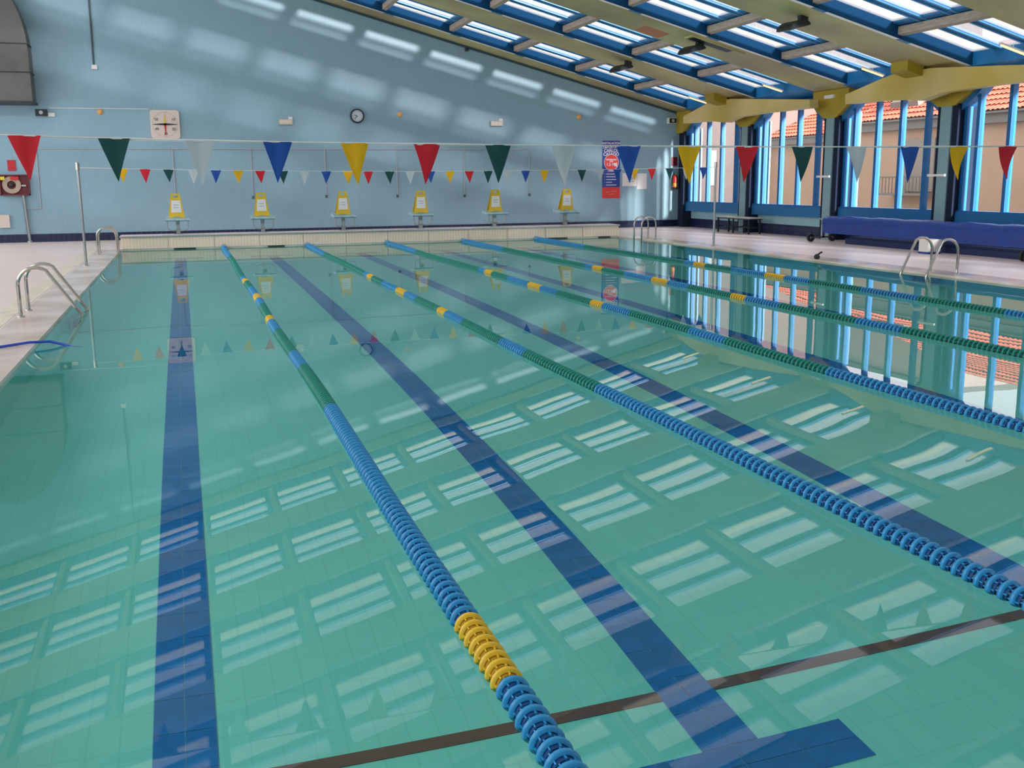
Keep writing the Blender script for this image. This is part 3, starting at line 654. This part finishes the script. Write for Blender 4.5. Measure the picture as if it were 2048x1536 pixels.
sp = thing('standpipe', (-3.86, Y, DZ), 'grey standpipe below the hose cabinet', 'pipe'); MB().tube([(0, -.09, 0), (-.05, -.09, 1.245)], .045, POST, 14).build('pipe', sp); MB().lathe([(.08, 0), (.08, .03), (.05, .05)], (0, -.09, 0), 'z', POST, 16).build('collar', sp)
tag(MB().prism([(-4.56, .43), (-4.31, .43), (-4.31, .77), (-4.56, .77)], 1, Y-.08, Y, CREAM).build('wall_box'), 'beige flat box low on the far wall at the left', 'box')
# banner
bn = thing('banner', (13.06, Y-.001, 1.85), 'tall navy and red rules banner on the far wall', 'banner')
MB().box(-.30, .30, -.012, 0, -.55, .88, BAN).build('navy_sheet', bn)
MB().box(-.30, .30, -.012, 0, -.89, -.55, BANR).build('red_panel', bn)
MB().lathe([(.001, -.018), (.235, -.018)], (0, 0, .22), 'y', BANR, 32).build('red_disc', bn)
MB().lathe([(.235, -.0185), (.25, -.0185)], (0, 0, .22), 'y', WTX, 32).build('disc_ring', bn)
for s_, z, sz, sx in (('INSTALACION', .80, .10, .95), ('DEPORTIVA', .68, .10, 1.05), ('CARLOS', .575, .135, .98), ('CASADO', .465, .135, .98)): text('lettering', s_, sz, (-.01, -.016, z), WR, WTX, bn, sx, bold=.003)
for s_, z, sz, sx in (('INFORMACION', .30, .065, .8), ('COVID', .245, .05, .8), ('1,5 M', .15, .13, .95)): text('lettering', s_, sz, (-.03 if sz > .1 else 0, -.021, z), WR, WTX, bn, sx, bold=.002)
MB().prism([(.10, .20), (.17, .20), (.19, .23), (.19, .07), (.17, .10), (.10, .10)], 1, -.022, -.019, WTX).build('symbol', bn)
text('lettering', 'NORMAS', .06, (0, -.016, -.05), WR, WTX, bn, bold=.001)
for k, w_ in enumerate((.38, .32, .39, .20, .35)):
    z = -.14-.085*k; MB().box(-.17, -.17+w_, -.015, -.012, z-.011, z+.011, WTX).build('print_line', bn); MB().box(-.23, -.215, -.015, -.012, z-.008, z+.008, WTX).build('bullet', bn)
PK = mat('pink_print', (.9, .35, .3), .7)
for s_, z in (('Sigue nuestras', -.68), ('normas', -.76)):
    o = text('lettering', s_, .065, (.01, -.016, z), (PI/2, -.12, 0), PK, bn)
tag(MB().box(13.45, 13.94, Y-.006, Y, 1.33, 1.74, PAPER).build('paper_notice'), 'white landscape notice with small black drawing beside the banner', 'notice')
pn = bpy.data.objects['paper_notice']
b = MB(); 
for x0, x1, z0, z1 in ((13.66, 13.80, 1.60, 1.625), (13.64, 13.84, 1.56, 1.585), (13.70, 13.80, 1.53, 1.55), (13.60, 13.84, 1.46, 1.475)): b.box(x0, x1, Y-.009, Y-.006, z0, z1, INK)
b.build('print', pn)
tag(MB().box(13.96, 14.29, Y-.006, Y, 1.23, 1.72, PAPER).build('paper_notice'), 'white portrait notice, right one of the two beside the banner', 'notice')
tag(MB().box(15.15, 15.35, Y-.012, Y, 1.95, 2.225, DRED).build('extinguisher_sign'), 'dark red sign above the fire extinguisher', 'sign')
e = thing('fire_extinguisher', (15.24, Y, 1.22), 'red fire extinguisher hanging in the right corner', 'fire extinguisher')
MB().lathe([(.001, 0), (.075, .005), (.08, .03), (.08, .34), (.06, .40), (.025, .43), (.025, .46)], (0, -.10, 0), 'z', RED, 18).build('cylinder', e)
MB().lathe([(.0815, .08), (.0815, .19)], (0, -.10, 0), 'z', mat('label_orange', (.8, .35, .05), .5), 18).build('label_band', e)
MB().lathe([(.078, -.002), (.083, .0), (.083, .05)], (0, -.10, 0), 'z', BLACK, 18).build('foot_ring', e)
MB().box(-.02, .02, -.17, -.07, .45, .50, BLACK).build('valve', e); MB().tube([(-.03, -.1, .46), (-.10, -.11, .42), (-.11, -.12, .25), (-.095, -.13, .1)], .012, BLACK, 8).build('hose', e)
MB().box(-.02, .02, -.03, 0, .25, .50, DKGREY).build('bracket', e)

# ------------------------------------------------------------------ things on the right deck
bn = thing('bench', (15.0, 25.9, DZ), 'dark framed bench with pale top against the window wall', 'bench')
for yy in (-.85, 0, .85):
    for xx in (-.17, .17): MB().box(xx-.02, xx+.02, yy-.02, yy+.02, 0, .42, DKGREY).build('leg', bn)
    MB().box(-.17, .17, yy-.015, yy+.015, .16, .19, DKGREY).build('cross_bar', bn)
MB().box(-.02, .02, -.85, .85, .155, .185, DKGREY).build('stretcher', bn)
MB().box(-.20, .20, -.92, .92, .39, .42, DKGREY).build('seat_frame', bn); MB().box(-.21, .21, -.94, .94, .42, .45, mat('bench_top', (.45, .42, .40), .5)).build('seat', bn)
# cover roll on its reel
RX_ = 14.75
cr_ = thing('pool_cover_roll', (RX_, 18.1, DZ), 'long blue rolled pool cover on a reel along the window wall', 'pool cover')
prof = []
N = 40
for i in range(N+1):
    t_ = i/N; prof.append((.165+.008*math.sin(t_*31)+.006*math.sin(t_*73+1), -3.2+6.4*t_))
MB().lathe([(.06, -3.2)]+prof+[(.06, 3.2)], (0, 0, .46), 'y', COVER, 24).build('roll', cr_)
MB().tube([(0, -3.35, .46), (0, 3.42, .46)], .03, STEEL, 12).build('axle', cr_)
MB().box(-.17, -.155, -3.15, 3.15, .22, .46, COVER).build('loose_edge', cr_)
for i, yy in enumerate((-3.3, 3.36)):
    MB().box(-.035, .035, yy-.02, yy+.02, .10, .50, STEEL).build('upright', cr_); MB().box(-.30, .30, yy-.02, yy+.02, .09, .13, STEEL).build('foot_bar', cr_)
    for xx in (-.30, .30): 
        MB().lathe([(.03, -.025), (.09, -.03), (.10, -.02), (.10, .02), (.09, .03), (.03, .025), (.03, -.025)], (xx, yy+.06, .10), 'y', BLACK, 20).build('wheel', cr_)
    MB().tube([(-.10, yy+.05, .56), (.0, yy+.05, .50), (.12, yy+.05, .60)], .012, STEEL, 8).build('crank', cr_)
c2_ = thing('pool_cover_roll', (14.6, 11.6, DZ), 'second thicker blue cover roll at the right picture edge', 'pool cover')
MB().lathe([(.05, -2.9), (.24, -2.9), (.245, 0), (.24, 2.9), (.05, 2.9)], (0, 0, .46), 'y', COVER, 24).build('roll', c2_)
MB().tube([(0, -3.0, .46), (0, 3.0, .46)], .03, STEEL, 12).build('axle', c2_)
for yy in (-2.95, 2.95):
    MB().box(-.035, .035, yy-.02, yy+.02, .08, .50, STEEL).build('upright', c2_); MB().box(-.3, .3, yy-.02, yy+.02, .05, .09, STEEL).build('foot_bar', c2_)
    for xx in (-.3, .3): MB().lathe([(.02, -.025), (.08, -.025), (.08, .025), (.02, .025)], (xx, yy+.05, .08), 'y', BLACK, 18).build('wheel', c2_)
lb_ = thing('roll_shade_slab', (14.98, 17.6, DZ), 'dark blue slab added on the floor for the shade under the roll', 'pool cover')  # dark layers stand in for the shadow beneath the roll
MB().box(-.28, .28, -2.9, 2.9, 0, .12, ROLLSHADE).build('lower_shade_layer', lb_); MB().box(-.22, .26, -2.8, 2.8, .12, .17, ROLLSHADE).build('upper_shade_layer', lb_)
bx = thing('storage_box', (14.35, 18.35-1.05, DZ), 'small white box with blue base before the cover roll', 'box')
MB().box(-.15, .15, -.14, .14, .04, .26, WHITE).build('body', bx); MB().box(-.155, .155, -.145, .145, 0, .04, COVER).build('base', bx); MB().box(-.16, .16, -.15, .15, .26, .285, WHITE).build('lid', bx)
bx.location = (14.30, 17.15, DZ)
k = thing('bird_shaped_weight', (11.50, 16.85, DZ), 'small black float cup lying on the right pool edge', 'weight')
MB().lathe([(.001, 0), (.05, .01), (.06, .05), (.03, .09), (.001, .10)], (0, 0, 0), 'z', BLACK, 14).build('body', k); MB().tube([(.02, 0, .08), (.06, -.02, .12), (.09, -.03, .13)], .018, BLACK, 8).build('spout', k)
k.name = 'float_cup'
# hose on the left
tag(MB().tube([(-2.6, 10.15, .045), (-2.0, 10.40, .045), (-1.62, 10.59, .048), (-1.38, 10.78, .052), (-1.20, 10.82, .045), (-1.08, 10.80, .012), (-.97, 10.74, -.02), (-.9, 10.7, -.06)], .013, HOSE, 8).build('water_hose'), 'thin blue hose over the left pool edge into the water', 'hose')

# ------------------------------------------------------------------ lamps on the roof
def flood(x, y, lb):
    z = zr(x)
    f = thing('floodlight', (x, y, z), lb, 'floodlight')
    # arched reflector hood under the beam, open upward edge
    b = MB(); n = 8; pts = []
    for i in range(n+1):
        a = PI*i/n; pts.append((-.26*math.cos(a), -.30+.13*math.sin(a)))
    pts += [(.20, -.30), (-.20, -.30)]
    b.prism(pts, 0+1, -.20, .20, DKGREY); h_ = b.build('hood', f); h_.rotation_euler = (0, -.25, .2)
    MB().box(-.24, .24, -.17, .17, -.315, -.30, mat('lens', (.35, .33, .30), .2)).build('lens', f).rotation_euler = (0, -.25, .2)
    MB().tube([(.22, 0, 0), (.22, 0, -.10), (.12, 0, -.2)], .018, DKGREY, 8).build('arm', f); MB().box(.18, .34, -.06, .06, -.17, -.02, DKGREY).build('ballast', f)
flood(11.35, 26.0, 'dark floodlight under the beam nearest the far wall'); flood(11.35, 22.0, 'dark floodlight under the second beam beside the grey hatch'); flood(11.45, 18.0, 'dark floodlight under the third beam, rightmost')
for i in range(7):
    y = YC[i]-2.30; x = 14.75
    tl = thing('tube_lamp', (x, y, zr(x)), 'short lit tube lamp at the low roof edge' , 'lamp', 'tube lamps at the low roof edge')
    tl['label'] = 'short lit tube lamp, number %s from the far wall' % ['one', 'two', 'three', 'four', 'five', 'six', 'seven'][i]
    MB().rbox(x-.30, x+.30, -.035, .035, .03, .06, WHITE).build('batten', tl).location = (-x, 0, -zr(x))
    MB().tube([(-.27, 0, .27*SLOPE+.02), (.27, 0, -.27*SLOPE+.02)], .024, TUBEL, 10).build('tube', tl)
    MB().tube([(0, 0, .07), (0, 0, .10)], .01, WHITE, 6).build('stem', tl)
